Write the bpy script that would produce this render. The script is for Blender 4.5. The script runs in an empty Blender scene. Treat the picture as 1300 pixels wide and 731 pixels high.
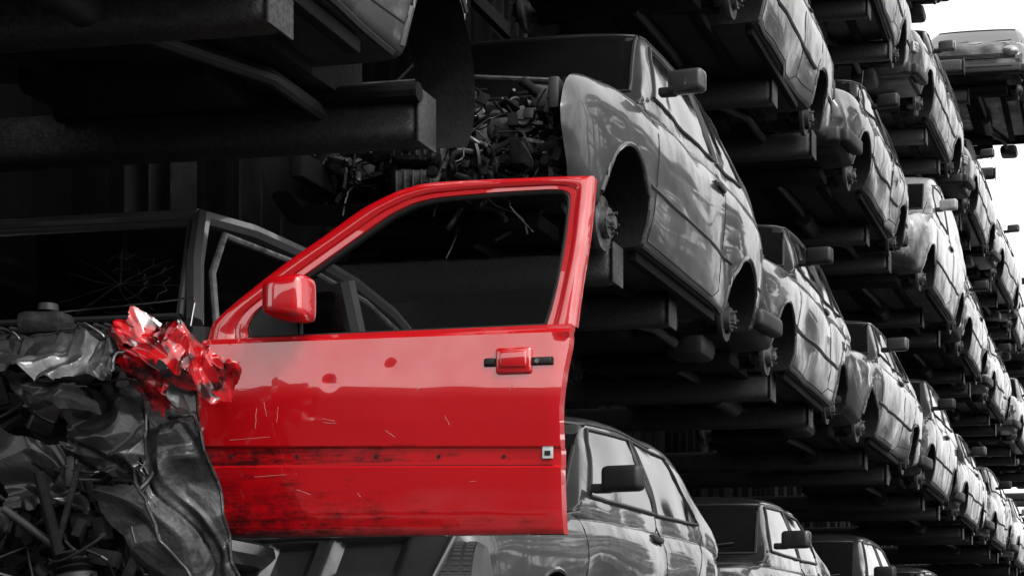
import bpy, bmesh, math, random
from mathutils import Vector, Matrix, noise
from mathutils.bvhtree import BVHTree
R=random.Random(7)
EYE=1.65
scene=bpy.context.scene
COL=scene.collection
# ---------------------------------------------------------------- materials
def mat(name, col, rough=.5, metal=0., coat=0., noise_amt=0., nscale=8., dark=None, bump=0., bscale=40., ior=1.5, rough_var=0., p0=.35, p1=.68, detail=5):
    m=bpy.data.materials.new(name); m.use_nodes=True
    nt=m.node_tree; b=nt.nodes['Principled BSDF']
    if not isinstance(col,tuple): col=(col,col,col)
    b.inputs['Base Color'].default_value=(*col,1)
    b.inputs['Roughness'].default_value=rough
    b.inputs['Metallic'].default_value=metal
    b.inputs['IOR'].default_value=ior
    b.inputs['Coat Weight'].default_value=coat
    b.inputs['Coat Roughness'].default_value=.05
    tc=nt.nodes.new('ShaderNodeTexCoord')
    if noise_amt>0:
        n=nt.nodes.new('ShaderNodeTexNoise'); n.inputs['Scale'].default_value=nscale; n.inputs['Detail'].default_value=detail; n.inputs['Roughness'].default_value=.65
        nt.links.new(tc.outputs['Object'],n.inputs['Vector'])
        r=nt.nodes.new('ShaderNodeMapRange'); r.inputs['From Min'].default_value=p0; r.inputs['From Max'].default_value=p1
        nt.links.new(n.outputs['Fac'],r.inputs['Value'])
        mx=nt.nodes.new('ShaderNodeMix'); mx.data_type='RGBA'
        dk=dark if dark is not None else tuple(c*(1-noise_amt) for c in col)
        if not isinstance(dk,tuple): dk=(dk,dk,dk)
        mx.inputs['A'].default_value=(*dk,1); mx.inputs['B'].default_value=(*col,1)
        nt.links.new(r.outputs[0],mx.inputs['Factor']); nt.links.new(mx.outputs['Result'],b.inputs['Base Color'])
        if rough_var>0:
            mr=nt.nodes.new('ShaderNodeMapRange'); mr.inputs['From Min'].default_value=.35; mr.inputs['From Max'].default_value=.6
            mr.inputs['To Min'].default_value=min(1,rough+rough_var); mr.inputs['To Max'].default_value=rough
            nt.links.new(n.outputs['Fac'],mr.inputs['Value']); nt.links.new(mr.outputs['Result'],b.inputs['Roughness'])
    if bump>0:
        n2=nt.nodes.new('ShaderNodeTexNoise'); n2.inputs['Scale'].default_value=bscale; n2.inputs['Detail'].default_value=4
        nt.links.new(tc.outputs['Object'],n2.inputs['Vector'])
        bp=nt.nodes.new('ShaderNodeBump'); bp.inputs['Strength'].default_value=bump; bp.inputs['Distance'].default_value=.01
        nt.links.new(n2.outputs['Fac'],bp.inputs['Height']); nt.links.new(bp.outputs['Normal'],b.inputs['Normal'])
    return m
def paint(name,v,metal):
    # clear-coated paint with road grime on the lower flanks and dust specks
    m=mat(name,v,rough=.3,metal=metal,coat=.8,noise_amt=.3,nscale=2.2,rough_var=.25,bump=.12,bscale=2.2)
    nt=m.node_tree; b=nt.nodes['Principled BSDF']
    tc=[n for n in nt.nodes if n.type=='TEX_COORD'][0]
    oi=nt.nodes.new('ShaderNodeObjectInfo')
    sp=nt.nodes.new('ShaderNodeSeparateXYZ'); nt.links.new(tc.outputs['Object'],sp.inputs[0])
    n=nt.nodes.new('ShaderNodeTexNoise'); n.noise_dimensions='4D'; n.inputs['Scale'].default_value=7; n.inputs['Detail'].default_value=7; n.inputs['Roughness'].default_value=.75
    rm=nt.nodes.new('ShaderNodeMath'); rm.operation='MULTIPLY'; rm.inputs[1].default_value=40; nt.links.new(oi.outputs['Random'],rm.inputs[0]); nt.links.new(rm.outputs[0],n.inputs['W'])
    mp=nt.nodes.new('ShaderNodeMapping'); mp.inputs['Scale'].default_value=(1,1,.35); nt.links.new(tc.outputs['Object'],mp.inputs[0]); nt.links.new(mp.outputs[0],n.inputs['Vector'])
    mr=nt.nodes.new('ShaderNodeMapRange'); mr.inputs['From Min'].default_value=0; mr.inputs['From Max'].default_value=.55; mr.inputs['To Min'].default_value=.22; mr.inputs['To Max'].default_value=-.02
    nt.links.new(sp.outputs['Z'],mr.inputs['Value'])
    ad=nt.nodes.new('ShaderNodeMath'); ad.operation='ADD'; nt.links.new(n.outputs['Fac'],ad.inputs[0]); nt.links.new(mr.outputs[0],ad.inputs[1])
    r=nt.nodes.new('ShaderNodeMapRange'); r.inputs['From Min'].default_value=.47; r.inputs['From Max'].default_value=.69; nt.links.new(ad.outputs[0],r.inputs['Value'])
    old=b.inputs['Base Color'].links[0].from_socket
    mx=nt.nodes.new('ShaderNodeMix'); mx.data_type='RGBA'; g=.016 if v>.08 else .028; mx.inputs['B'].default_value=(g,g,g,1); nt.links.new(old,mx.inputs['A'])
    sc=nt.nodes.new('ShaderNodeMath'); sc.operation='MULTIPLY'; sc.inputs[1].default_value=.85; nt.links.new(r.outputs[0],sc.inputs[0])
    nt.links.new(sc.outputs[0],mx.inputs['Factor']); nt.links.new(mx.outputs['Result'],b.inputs['Base Color'])
    cw=nt.nodes.new('ShaderNodeMapRange'); cw.inputs['To Min'].default_value=.8; cw.inputs['To Max'].default_value=.06; nt.links.new(r.outputs[0],cw.inputs['Value']); nt.links.new(cw.outputs[0],b.inputs['Coat Weight'])
    return m
PAINTS={k:paint('car_paint_'+k,v,mt) for k,(v,mt) in dict(black=(.006,0),dark=(.014,.2),mid=(.026,.25),grey=(.045,.3),silver=(.10,.35),white=(.34,0)).items()}
M_GLASS=mat('car_window',.006,rough=.05,coat=.1,noise_amt=.3,nscale=3,rough_var=.05)
M_RUB=mat('black_rubber',.007,rough=.5,noise_amt=.4,nscale=20)
M_CHR=mat('chrome',.5,rough=.18,metal=1)
M_LENS=mat('lamp_lens',.40,rough=.12,metal=.6,coat=1,noise_amt=.4,nscale=60)
M_WELL=mat('underbody',.005,rough=.85,noise_amt=.7,nscale=12,bump=.4,ior=1.3)
M_MET=mat('bare_metal',.19,rough=.4,metal=.7,noise_amt=.9,nscale=14,bump=.3,bscale=60,rough_var=.3)
M_METD=mat('darkened_metal',.04,rough=.4,metal=.6,noise_amt=.85,nscale=18,bump=.3,bscale=60,rough_var=.3)  # copy of bare_metal, darkened because the wreck's engine parts lit too brightly
M_TRIM=mat('grey_trim',.025,rough=.5,noise_amt=.5,nscale=15)
M_SEAM=mat('panel_gap',.003,rough=.9)
M_STEEL=mat('rack_steel',.052,rough=.45,metal=.2,noise_amt=.7,nscale=60,bump=.3,bscale=120,rough_var=.25,p0=.35,p1=.75)
M_STEEL2=mat('rack_column_steel',.04,rough=.6,metal=.2,noise_amt=.6,nscale=9,bump=.3)
CM=[PAINTS['mid'],M_GLASS,M_RUB,M_CHR,M_LENS,M_WELL,M_MET,M_TRIM,M_SEAM]
PA,GL,RU,CH,LE,WE,ME,TR,SE=range(9)
# ---------------------------------------------------------------- mesh helpers
def append(bm,tmp,mi,M=None):
    for f in tmp.faces: f.material_index=mi
    if M is not None: bmesh.ops.transform(tmp,matrix=M,verts=tmp.verts)
    me=bpy.data.meshes.new('t'); tmp.to_mesh(me); tmp.free(); bm.from_mesh(me); bpy.data.meshes.remove(me)
def box(bm,c,s,mi,bev=0.,rot=(0,0,0),seg=2,taper=None):
    t=bmesh.new(); bmesh.ops.create_cube(t,size=1)
    for v in t.verts:
        v.co=Vector((v.co.x*s[0],v.co.y*s[1],v.co.z*s[2]))
        if taper and v.co.z>0: v.co.x*=taper; v.co.y*=taper
    if bev>0: bmesh.ops.bevel(t,geom=t.edges[:],offset=bev,segments=seg,affect='EDGES',profile=.5)
    M=Matrix.Translation(c)@Matrix.Rotation(rot[2],4,'Z')@Matrix.Rotation(rot[1],4,'Y')@Matrix.Rotation(rot[0],4,'X')
    append(bm,t,mi,M)
def frame(d):
    d=d.normalized(); u=Vector((0,0,1)) if abs(d.z)<.9 else Vector((1,0,0))
    a=d.cross(u).normalized(); return a,a.cross(d).normalized()
def tube(bm,pts,r,mi,n=8,cap=True,rs=None):
    pts=[Vector(p) for p in pts]; rings=[]
    for i,p in enumerate(pts):
        d=(pts[min(i+1,len(pts)-1)]-pts[max(i-1,0)])
        if d.length<1e-6: d=Vector((0,0,1))
        a,b=frame(d); rr=rs[i] if rs else r
        rings.append([bm.verts.new(p+a*math.cos(2*math.pi*k/n)*rr+b*math.sin(2*math.pi*k/n)*rr) for k in range(n)])
    for A,B in zip(rings,rings[1:]):
        for k in range(n):
            f=bm.faces.new((A[k],A[(k+1)%n],B[(k+1)%n],B[k])); f.material_index=mi
    if cap:
        f=bm.faces.new(rings[0]); f.material_index=mi
        f=bm.faces.new(list(reversed(rings[-1]))); f.material_index=mi
def cyl(bm,p0,p1,r,mi,n=20): tube(bm,[p0,p1],r,mi,n)
def lathe(bm,c,axis,prof,mi,n=28):
    c=Vector(c); ax=Vector(axis).normalized(); a,b=frame(ax); rings=[]
    for h,r in prof:
        rings.append([bm.verts.new(c+ax*h+(a*math.cos(2*math.pi*k/n)+b*math.sin(2*math.pi*k/n))*max(r,.0005)) for k in range(n)])
    for A,B in zip(rings,rings[1:]):
        for k in range(n):
            f=bm.faces.new((A[k],A[(k+1)%n],B[(k+1)%n],B[k])); f.material_index=mi
def finish(bm,name,mats,sharp=38,recalc=True,link=True,parent=None):
    if recalc: bmesh.ops.recalc_face_normals(bm,faces=bm.faces[:])
    for f in bm.faces: f.smooth=True
    me=bpy.data.meshes.new(name); bm.to_mesh(me); bm.free()
    for m in mats: me.materials.append(m)
    me.set_sharp_from_angle(angle=math.radians(sharp))
    if not link: return me
    ob=bpy.data.objects.new(name,me); COL.objects.link(ob)
    if parent: ob.parent=parent
    return ob
def hose(bm,p0,p1,r,mi,sag=.1,rnd=None,k=9):
    p0=Vector(p0);p1=Vector(p1); rnd=rnd or R
    m=[Vector((rnd.uniform(-1,1),rnd.uniform(-1,1),rnd.uniform(-1,.6)))*sag for _ in range(2)]
    pts=[]
    for i in range(k+1):
        t=i/k; p=p0.lerp(p1,t)+m[0]*math.sin(math.pi*t)+m[1]*math.sin(2*math.pi*t)*.5
        pts.append(p)
    tube(bm,pts,r,mi,6)
def crumple(bm,o,ux,uy,nu,nv,amp,seed,mi,ragged=.18,freq=1.,soft=.006,hem=None):
    """sheet metal crushed into curved folds: sum of softened triangle waves in random directions"""
    r=random.Random(seed)
    o=Vector(o);ux=Vector(ux);uy=Vector(uy); n=ux.cross(uy).normalized(); U=ux.normalized();V=uy.normalized(); lu,lv_=ux.length,uy.length
    W_=[]
    for k in range(6):
        a=r.uniform(0,math.pi); f=[2.6,3.8,5.5,8,11,16][k]*freq*r.uniform(.85,1.2); W_.append((math.cos(a)*f,math.sin(a)*f,r.uniform(0,6),1.0/(f/freq)*3.2*(1 if k<4 else .7)))
    def tri(x):
        x=(x%1.0)*2-1; return 1-2*math.sqrt(x*x+soft)
    g=[]
    for i in range(nu+1):
        row=[]
        for j in range(nv+1):
            s=i/nu;t=j/nv; p=o+ux*s+uy*t; a=s*lu;b=t*lv_
            wa=a+noise.noise(Vector((a*5,b*5,seed)))*.09; wb_=b+noise.noise(Vector((a*5,b*5,seed+40)))*.09
            d=0;e=0
            for k,(fx,fy,ph,am) in enumerate(W_):
                h=tri(wa*fx+wb_*fy+ph)*am; d+=h
                if k%2: e+=h
            m=noise.noise(Vector((a*4,b*4,seed+9)))*.6+.75
            row.append((p+n*d*amp*m+U*e*amp*.5+V*(d-e)*amp*.35,s,t))
        g.append(row)
    vs=[[bm.verts.new(q[0]) for q in row] for row in g]
    for i in range(nu):
        for j in range(nv):
            s=i/nu;t=j/nv
            ed=min(s,1-s,t,1-t); lim=ragged*(.5+.9*noise.noise(Vector((s*4.5+seed,t*4.5,0)))+.3*noise.noise(Vector((s*12+seed,t*12,3))))
            if ed<lim: continue
            bm.faces.new((vs[i][j],vs[i+1][j],vs[i+1][j+1],vs[i][j+1])).material_index=mi
    if hem:   # folded flange left along two edges of the pressing
        tube(bm,[vs[i][0].co for i in range(0,nu+1,2)],hem,mi,6)
        tube(bm,[vs[nu][j].co for j in range(0,nv+1,2)],hem,mi,6)
# ---------------------------------------------------------------- cars
def loft_mesh(rings):
    bm=bmesh.new(); vs=[[bm.verts.new(p) for p in r] for r in rings]; n=len(rings[0])
    for a,b in zip(vs,vs[1:]):
        for i in range(n):
            j=(i+1)%n; bm.faces.new((a[i],a[j],b[j],b[i]))
    bm.faces.new(list(reversed(vs[0]))); bm.faces.new(vs[-1])
    bmesh.ops.recalc_face_normals(bm,faces=bm.faces[:])
    return bm
def evaluated(bm,sub,cutters):
    me=bpy.data.meshes.new('b'); bm.to_mesh(me); bm.free()
    for m in CM: me.materials.append(m)
    ob=bpy.data.objects.new('b',me); COL.objects.link(ob)
    s=ob.modifiers.new('s','SUBSURF'); s.levels=sub; s.render_levels=sub
    tmp=[]
    for cb,mi in cutters:
        for f in cb.faces: f.material_index=mi
        bmesh.ops.recalc_face_normals(cb,faces=cb.faces[:])
        cm=bpy.data.meshes.new('c'); cb.to_mesh(cm); cb.free()
        for m in CM: cm.materials.append(m)
        co=bpy.data.objects.new('c',cm); COL.objects.link(co); tmp.append(co)
        bo=ob.modifiers.new('x','BOOLEAN'); bo.operation='DIFFERENCE'; bo.object=co; bo.solver='EXACT'
    bpy.context.view_layer.update()
    dg=bpy.context.evaluated_depsgraph_get()
    out=bpy.data.meshes.new_from_object(ob.evaluated_get(dg))
    for o in tmp+[ob]: bpy.data.objects.remove(o)
    return out
def cutbox(x0,x1,y0,y1,z0,z1):
    b=bmesh.new(); bmesh.ops.create_cube(b,size=1)
    for v in b.verts: v.co=Vector(((x0+x1)/2+v.co.x*(x1-x0),(y0+y1)/2+v.co.y*(y1-y0),(z0+z1)/2+v.co.z*(z1-z0)))
    return b
def section(w,y,zb,zt):
    h=[(w-.16,zb),(w-.07,zb+.012),(w-.055,zb+.05),(w-.03,zb+.15),(w-.012,zb+(zt-zb)*.42),(w,zb+(zt-zb)*.66),(w-.002,zt-.14),(w-.026,zt-.075),(w-.055,zt-.02),(w-.12,zt),(w-.38,zt+.018)]
    return [Vector((x,y,z)) for x,z in h]+[Vector((0,y,zt+.026))]+[Vector((-x,y,z)) for x,z in reversed(h)]+[Vector((0,y,zb))]
def ghsection(wb,tum,zb,y,h):
    k=max(0,min(1,(h-zb)/.42)); xe=wb-(h-zb)*tum
    xm=wb-(h-zb)*tum*.45
    p=[(wb-.02,zb-.12),(wb,zb-.02),(xm,zb+(h-zb)*.5-.02),(xe,h-.05*k),(xe-.035*k,h-.012*k),(xe-.12,h+.004*k),(xe*.5,h+.02*k)]
    return [Vector((x,y,z)) for x,z in p]+[Vector((0,y,h+.026*k))]+[Vector((-x,y,z)) for x,z in reversed(p)]+[Vector((0,y,zb-.12))]
SPECS={
'hatch':dict(w=.82,wheelbase=2.45,body=[(-.80,.80,.17,.46),(-.78,.92,.12,.545),(-.66,.965,.06,.60),(-.2,1,0,.64),(.4,1,0,.685),(1.2,1,0,.71),(2.2,1,0,.725),(2.75,.985,.02,.735),(3.02,.95,.08,.735),(3.12,.86,.14,.68)],
  gh=[(.34,.66),(.42,.70),(.98,1.14),(1.12,1.205),(1.8,1.235),(2.5,1.22),(2.66,1.18),(3.0,.78),(3.06,.70)],zb=.70,wb=.775,tum=.34,
  win=[[(.64,.765),(1.08,1.12),(1.72,1.15),(1.76,.78)],[(1.82,.78),(1.78,1.15),(2.38,1.135),(2.64,.80)]],
  seams=[[(.42,.66),(.40,.05),(1.62,.04),(1.78,.10),(1.79,.72)],[(1.79,.72),(1.76,1.17)],[(1.79,.10),(2.15,.12),(2.33,.42),(2.68,.74)]],lamp='round',ws=(.74,1.14,.68,.58)),
'sedan':dict(w=.83,wheelbase=2.55,body=[(-.86,.82,.17,.48),(-.84,.93,.12,.57),(-.72,.97,.06,.61),(-.2,1,0,.65),(.4,1,0,.69),(1.2,1,0,.71),(2.2,1,0,.73),(2.95,.985,.02,.745),(3.36,.95,.1,.74),(3.46,.86,.16,.68)],
  gh=[(.36,.67),(.44,.71),(1.02,1.12),(1.16,1.18),(1.8,1.21),(2.3,1.19),(2.46,1.15),(2.92,.78),(3.0,.72)],zb=.71,wb=.775,tum=.36,
  win=[[(.66,.775),(1.10,1.10),(1.68,1.125),(1.70,.785)],[(1.76,.785),(1.73,1.125),(2.24,1.11),(2.46,.80)]],
  seams=[[(.42,.67),(.40,.05),(1.60,.04),(1.72,.10),(1.73,.73)],[(1.73,.73),(1.70,1.14)],[(1.73,.10),(2.2,.12),(2.38,.42),(2.52,.74)]],lamp='rect',ws=(.75,1.11,.68,.58)),
'estate':dict(w=.83,wheelbase=2.6,body=[(-.84,.84,.17,.50),(-.82,.95,.12,.60),(-.70,.98,.06,.64),(-.2,1,0,.66),(.4,1,0,.70),(1.2,1,0,.72),(2.2,1,0,.73),(2.95,.99,.02,.735),(3.2,.96,.1,.73),(3.28,.90,.16,.68)],
  gh=[(.36,.67),(.44,.71),(.92,1.15),(1.04,1.21),(1.8,1.24),(2.7,1.225),(3.02,1.19),(3.2,.78),(3.24,.72)],zb=.71,wb=.785,tum=.28,
  win=[[(.64,.78),(1.02,1.13),(1.62,1.155),(1.64,.79)],[(1.70,.79),(1.68,1.155),(2.30,1.15),(2.34,.80)],[(2.44,.80),(2.40,1.15),(2.9,1.13),(3.0,.82)]],
  seams=[[(.42,.67),(.40,.05),(1.54,.04),(1.66,.10),(1.67,.73)],[(1.67,.73),(1.65,1.17)],[(1.67,.10),(2.2,.12),(2.38,.42),(2.39,.74)]],lamp='rect',ws=(.75,1.14,.69,.60)),
'van':dict(w=.84,wheelbase=2.5,body=[(-.70,.78,.18,.42),(-.67,.90,.12,.54),(-.50,.95,.05,.63),(-.15,.99,0,.70),(.2,1,0,.76),(1.1,1,0,.80),(2.1,1,0,.80),(2.8,.99,.02,.80),(3.1,.96,.08,.79),(3.2,.90,.14,.74)],
  gh=[(.04,.72),(.12,.765),(.70,1.20),(.90,1.36),(1.6,1.46),(2.6,1.46),(3.0,1.42),(3.14,.90),(3.18,.78)],zb=.76,wb=.80,tum=.16,
  win=[[(.44,.83),(.86,1.22),(1.46,1.26),(1.48,.84)]],
  seams=[[(.30,.72),(.36,.05),(1.40,.04),(1.54,.10),(1.55,.80)],[(1.55,.80),(1.53,1.36)],[(1.62,.12),(1.62,1.30)]],lamp='oval',ws=(.81,1.20,.68,.62)),
'coupe':dict(w=.84,wheelbase=2.45,body=[(-.80,.74,.20,.42),(-.77,.88,.12,.52),(-.60,.95,.06,.60),(-.2,1,0,.665),(.4,1,0,.72),(1.2,1,0,.75),(2.2,1,0,.77),(2.75,.985,.02,.77),(3.08,.94,.08,.75),(3.2,.84,.14,.66)],
  gh=[(.30,.70),(.38,.735),(.88,1.24),(1.02,1.31),(1.7,1.335),(2.2,1.30),(2.5,1.20),(2.98,.84),(3.06,.74)],zb=.735,wb=.785,tum=.32,
  win=[[(.62,.815),(.98,1.19),(1.78,1.235),(1.85,.83)],[(1.93,.83),(1.88,1.225),(2.28,1.18),(2.56,.86)]],
  seams=[[(.42,.70),(.40,.05),(1.72,.04),(1.86,.10),(1.87,.76)]],lamp='none',ws=(.80,1.235,.68,.57),open_bay=True),
'mini':dict(w=.80,wheelbase=2.34,body=[(-.66,.74,.18,.40),(-.63,.88,.12,.50),(-.48,.95,.05,.585),(-.15,.99,0,.66),(.2,1,0,.73),(1.1,1,0,.76),(2.1,1,0,.77),(2.6,.98,.02,.77),(2.82,.93,.08,.76),(2.9,.84,.14,.70)],
  gh=[(.06,.69),(.14,.735),(.80,1.17),(.96,1.25),(1.6,1.29),(2.3,1.26),(2.48,1.22),(2.80,.82),(2.86,.74)],zb=.73,wb=.765,tum=.30,
  win=[[(.46,.80),(.96,1.17),(1.58,1.20),(1.60,.81)],[(1.69,.81),(1.67,1.20),(2.22,1.18),(2.42,.83)]],
  seams=[[(.30,.70),(.36,.05),(1.50,.04),(1.64,.10),(1.65,.76)],[(1.65,.76),(1.62,1.22)]],lamp='oval',ws=(.78,1.17,.64,.55)),
}
def engine_fill(bm,x0,x1,y0,y1,z0,z1,n,seed,sc=1.,mats=None):
    r=random.Random(seed)
    for i in range(n):
        c=(r.uniform(x0,x1),r.uniform(y0,y1),r.uniform(z0,z1)); k=r.random(); m=r.choice(mats or [WE,WE,TR,TR,ME,RU,WE])
        if k<.55:
            a=sorted([r.uniform(.012,.05),r.uniform(.03,.10),r.uniform(.05,.16)],key=lambda _:r.random())
            box(bm,c,[q*sc for q in a],m,.005*sc,(r.uniform(-.4,.4),r.uniform(-.4,.4),r.uniform(-.5,.5)))
        elif k<.8:
            d=Vector((r.uniform(-1,1),r.uniform(-1,1),r.uniform(-.8,.8))).normalized()*r.uniform(.02,.07)*sc
            cyl(bm,Vector(c)-d,Vector(c)+d,r.uniform(.008,.03)*sc,m,12)
        else: lathe(bm,c,(r.uniform(-1,1),-1,r.uniform(-.3,.3)),[(0,0),(0,.035*sc),(.012,.04*sc),(.012,.03*sc),(.03,.028*sc),(.03,.0)],m,16)
    for i in range(int(n*.8)):
        a=Vector((r.uniform(x0,x1),r.uniform(y0,y1),r.uniform(z0,z1))); b=a+Vector((r.uniform(-.3,.3),r.uniform(-.15,.15),r.uniform(-.3,.1)))
        b.x=max(x0,min(x1,b.x))
        hose(bm,a,b,r.choice([.004,.005,.007,.012,.016])*sc,r.choice([RU,RU,RU,TR,ME if not mats else WE]),.06,r)
def hub(bm,x,y,z,s,disc=True):
    lathe(bm,(x,y,z),(s,0,0),[(-.10,.0),(-.10,.05),(-.02,.055),(-.02,.125),(0,.13),(.012,.128),(.012,.075),(.045,.07),(.05,.035),(.07,.03),(.07,0)],ME if disc else TR)
    for k in range(5):
        a=k*2*math.pi/5; cyl(bm,(x+s*.04,y+.05*math.cos(a),z+.05*math.sin(a)),(x+s*.075,y+.05*math.cos(a),z+.05*math.sin(a)),.007,ME,6)
    cyl(bm,(x-s*.06,y,z),(x-s*.14,y+.02,z+.42),.035,WE,10)
    tube(bm,[(x-s*.1+s*.05*math.cos(t*.9)-s*.03,y+.05*math.sin(t*.9),z+.18+.012*t) for t in range(22)],.009,RU,6)
    cyl(bm,(x-s*.05,y,z-.02),(x-s*.5,y-.05,z-.05),.022,WE,8)
    box(bm,(x-s*.25,y,z-.06),(.35,.07,.03),WE,.008,(0,0,.2*s))
    box(bm,(x-s*.02,y+.10,z+.03),(.05,.06,.12),TR,.012)
def car_mesh(kind,seed=0,missing_hood=False,antenna=False,bumper=True,rearcut=False,gone_door=False,dent=.05):
    S=SPECS[kind]; w=S['w']; wb=S['wheelbase']; r=random.Random(seed+3)
    cuts=[]
    for s in (1,-1):
        for yy in (0,wb):
            b=bmesh.new(); tube(b,[(s*.40,yy,.07),(s*1.2,yy,.07)],.325 if yy==0 else .315,0,40); cuts.append((b,WE))
    ob_=S.get('open_bay') or missing_hood
    if ob_:
        if S.get('open_bay'): cuts.append((cutbox(-.72,.72,-1.1,-.32,.10,1.2),WE)); cuts.append((cutbox(-.60,.60,-.9,.30,.06,1.2),WE))
        else: cuts.append((cutbox(-.66,.66,-.66,.30,.20,1.2),WE))
    if rearcut: cuts.append((cutbox(-1,1,wb+.20,4,-.2,1.5),WE))
    if gone_door: cuts.append((cutbox(.60,1,.48,S['win'][0][3][0]-.05,.12,.9),WE))
    body=evaluated(loft_mesh([section(w*ws,y,zb,zt) for y,ws,zb,zt in S['body']]),2,cuts)
    gh=evaluated(loft_mesh([ghsection(S['wb'],S['tum'],S['zb'],y,h) for y,h in S['gh']]),2,[(cutbox(-1,1,wb+.20,4,-.2,1.5),WE)] if rearcut else [])
    bm=bmesh.new(); bm.from_mesh(body); bm.from_mesh(gh)
    for v in bm.verts:
        q=v.co*2.1+Vector((seed*5.1,0,0)); 
        if abs(v.co.x)>.5: v.co.x-=math.copysign(max(0,noise.noise(q)-.12)*dent+max(0,noise.noise(q*2.7)-.2)*dent*.5,v.co.x)
        elif v.co.y<-.5: v.co.y+=max(0,noise.noise(q*1.5)-.05)*dent*2
    T=BVHTree.FromBMesh(bm)
    def side(y,z,s,off):
        h=T.ray_cast(Vector((s*2.5,y,z)),Vector((-s,0,0)))
        if h[0] is None or abs(h[0].x)<.45: return None
        n=h[1]; n=n if n.x*s>0 else -n
        return h[0]+n*off
    def front(x,z,off):
        h=T.ray_cast(Vector((x,-3,z)),Vector((0,1,0)))
        if h[0] is None: return None
        n=h[1]; n=n if n.y<0 else -n
        return h[0]+n*off
    def patch(fn,q,nu,nv,mi):
        g=[]
        for i in range(nu+1):
            row=[]
            for j in range(nv+1):
                u=i/nu;v=j/nv
                a=Vector(q[0]).lerp(Vector(q[3]),u); b=Vector(q[1]).lerp(Vector(q[2]),u); p=a.lerp(b,v)
                c=fn(p[0],p[1]); row.append(bm.verts.new(c) if c else None)
            g.append(row)
        for i in range(nu):
            for j in range(nv):
                vs=[g[i][j],g[i+1][j],g[i+1][j+1],g[i][j+1]]
                if all(vs): f=bm.faces.new(vs); f.material_index=mi
    def line(fn,pts,rad,mi,step=.06,n=6):
        out=[]
        def flush():
            nonlocal out
            if len(out)>1: tube(bm,out,rad,mi,n)
            out=[]
        for a,b in zip(pts,pts[1:]):
            L=math.dist(a,b); k=max(1,int(L/step))
            for i in range(k): 
                t=i/k; c=fn(a[0]+(b[0]-a[0])*t,a[1]+(b[1]-a[1])*t)
                if c and out and (c-out[-1]).length>.12: flush()
                if c: out.append(c)
                else: flush()
        c=fn(*pts[-1]); 
        if c: out.append(c)
        flush()
    for s in (1,-1):
        for q in S['win']:
            patch(lambda y,z:side(y,z,s,.004),q,8,5,GL)
            line(lambda y,z:side(y,z,s,.003),q+[q[0]],.011,RU)
        for L in S['seams']: line(lambda y,z:side(y,z,s,-.001),L,.0045,SE)
        y1=S['body'][-2][0]
        for a,b in ((.33,wb-.36),(wb+.36,y1-.05)):
            line(lambda y,z:side(y,z,s,-.004),[(a,.30),(b,.30)],.017 if kind!='coupe' else .012,RU)
        line(lambda y,z:side(y,z,s,-.004),[(.3,.02),(wb-.3,.02)],.016,RU)
        line(lambda y,z:side(y,z,s,.0),[(S['gh'][2][0]+.08,S['gh'][2][1]+.01),(1.6,S['gh'][4][1]-.055),(2.2,S['gh'][4][1]-.065)],.007,CH if kind=='sedan' else RU)
        for yy in (0,wb):
            pts=[]
            for k in range(17):
                a=math.pi*(-.02+1.04*k/16); c=side(yy+.335*math.cos(a),.07+.335*math.sin(a),s,.0)
                if c: pts.append(c)
            if len(pts)>2: tube(bm,pts,.012,PA,6)
            if not(rearcut and yy>0): hub(bm,s*(w-.17),yy,.05,s,yy==0)
        hy=S['win'][0][3][0]-.13
        if not (gone_door and s==1):
            c=side(hy,.64,s,.012)
            if c: box(bm,c,(.03,.15,.032),RU,.01); 
            c=side(hy,.64,s,.0)
            if c: box(bm,c,(.012,.19,.05),SE,.004)
        my=S['win'][0][0][0]+.02
        mz=S['win'][0][0][1]+.055
        mi=RU if kind in('hatch','mini') else PA
        if (seed%3!=2 or s==1) and not gone_door:
            box(bm,(s*(w+.085),my-.02,mz+.02),(.19,.09,.115),mi,.026,(0,0,-.15*s),3)
            box(bm,(s*(w+.085),my+.028,mz+.02),(.16,.008,.09),GL,.003,(0,0,-.15*s))
            box(bm,(s*(w-.02),my,mz-.02),(.09,.06,.04),RU,.01)
    z0,z1,x0,x1=S['ws']
    patch(lambda x,z:front(x,z,.005),[(-x0,z0),(-x1,z1),(x1,z1),(x0,z0)],14,6,GL)
    line(lambda x,z:front(x,z,.004),[(-x0,z0),(-x1,z1),(x1,z1),(x0,z0),(-x0,z0)],.011,RU)
    for xx in (-.5,.1): line(lambda x,z:front(x,z,.02),[(xx,z0+.01),(xx+.42,z0+.06)],.007,RU)
    f=S['body'][0]; yn=f[0]
    if S['lamp']!='none':
        if bumper:
            box(bm,(0,yn-.03,.145),(w*1.80,.14,.13),RU,.03,(0,0,0),3)
            for s in (1,-1): box(bm,(s*(w-.04),yn+.17,.145),(.10,.42,.12),RU,.03,(0,0,-s*.12),3)
            box(bm,(0,yn-.105,.17),(w*1.5,.01,.015),TR,.003)
        zg0=.30; zg1=f[3]-.03
        patch(lambda x,z:front(x,z,.006),[(-.63,zg0),(-.63,zg1),(.63,zg1),(.63,zg0)],12,3,SE)
        for k in range(4): 
            z=zg0+(zg1-zg0)*(k+.5)/4; box(bm,(0,yn-.012,z),(.86,.014,.009),TR,.002)
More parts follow.
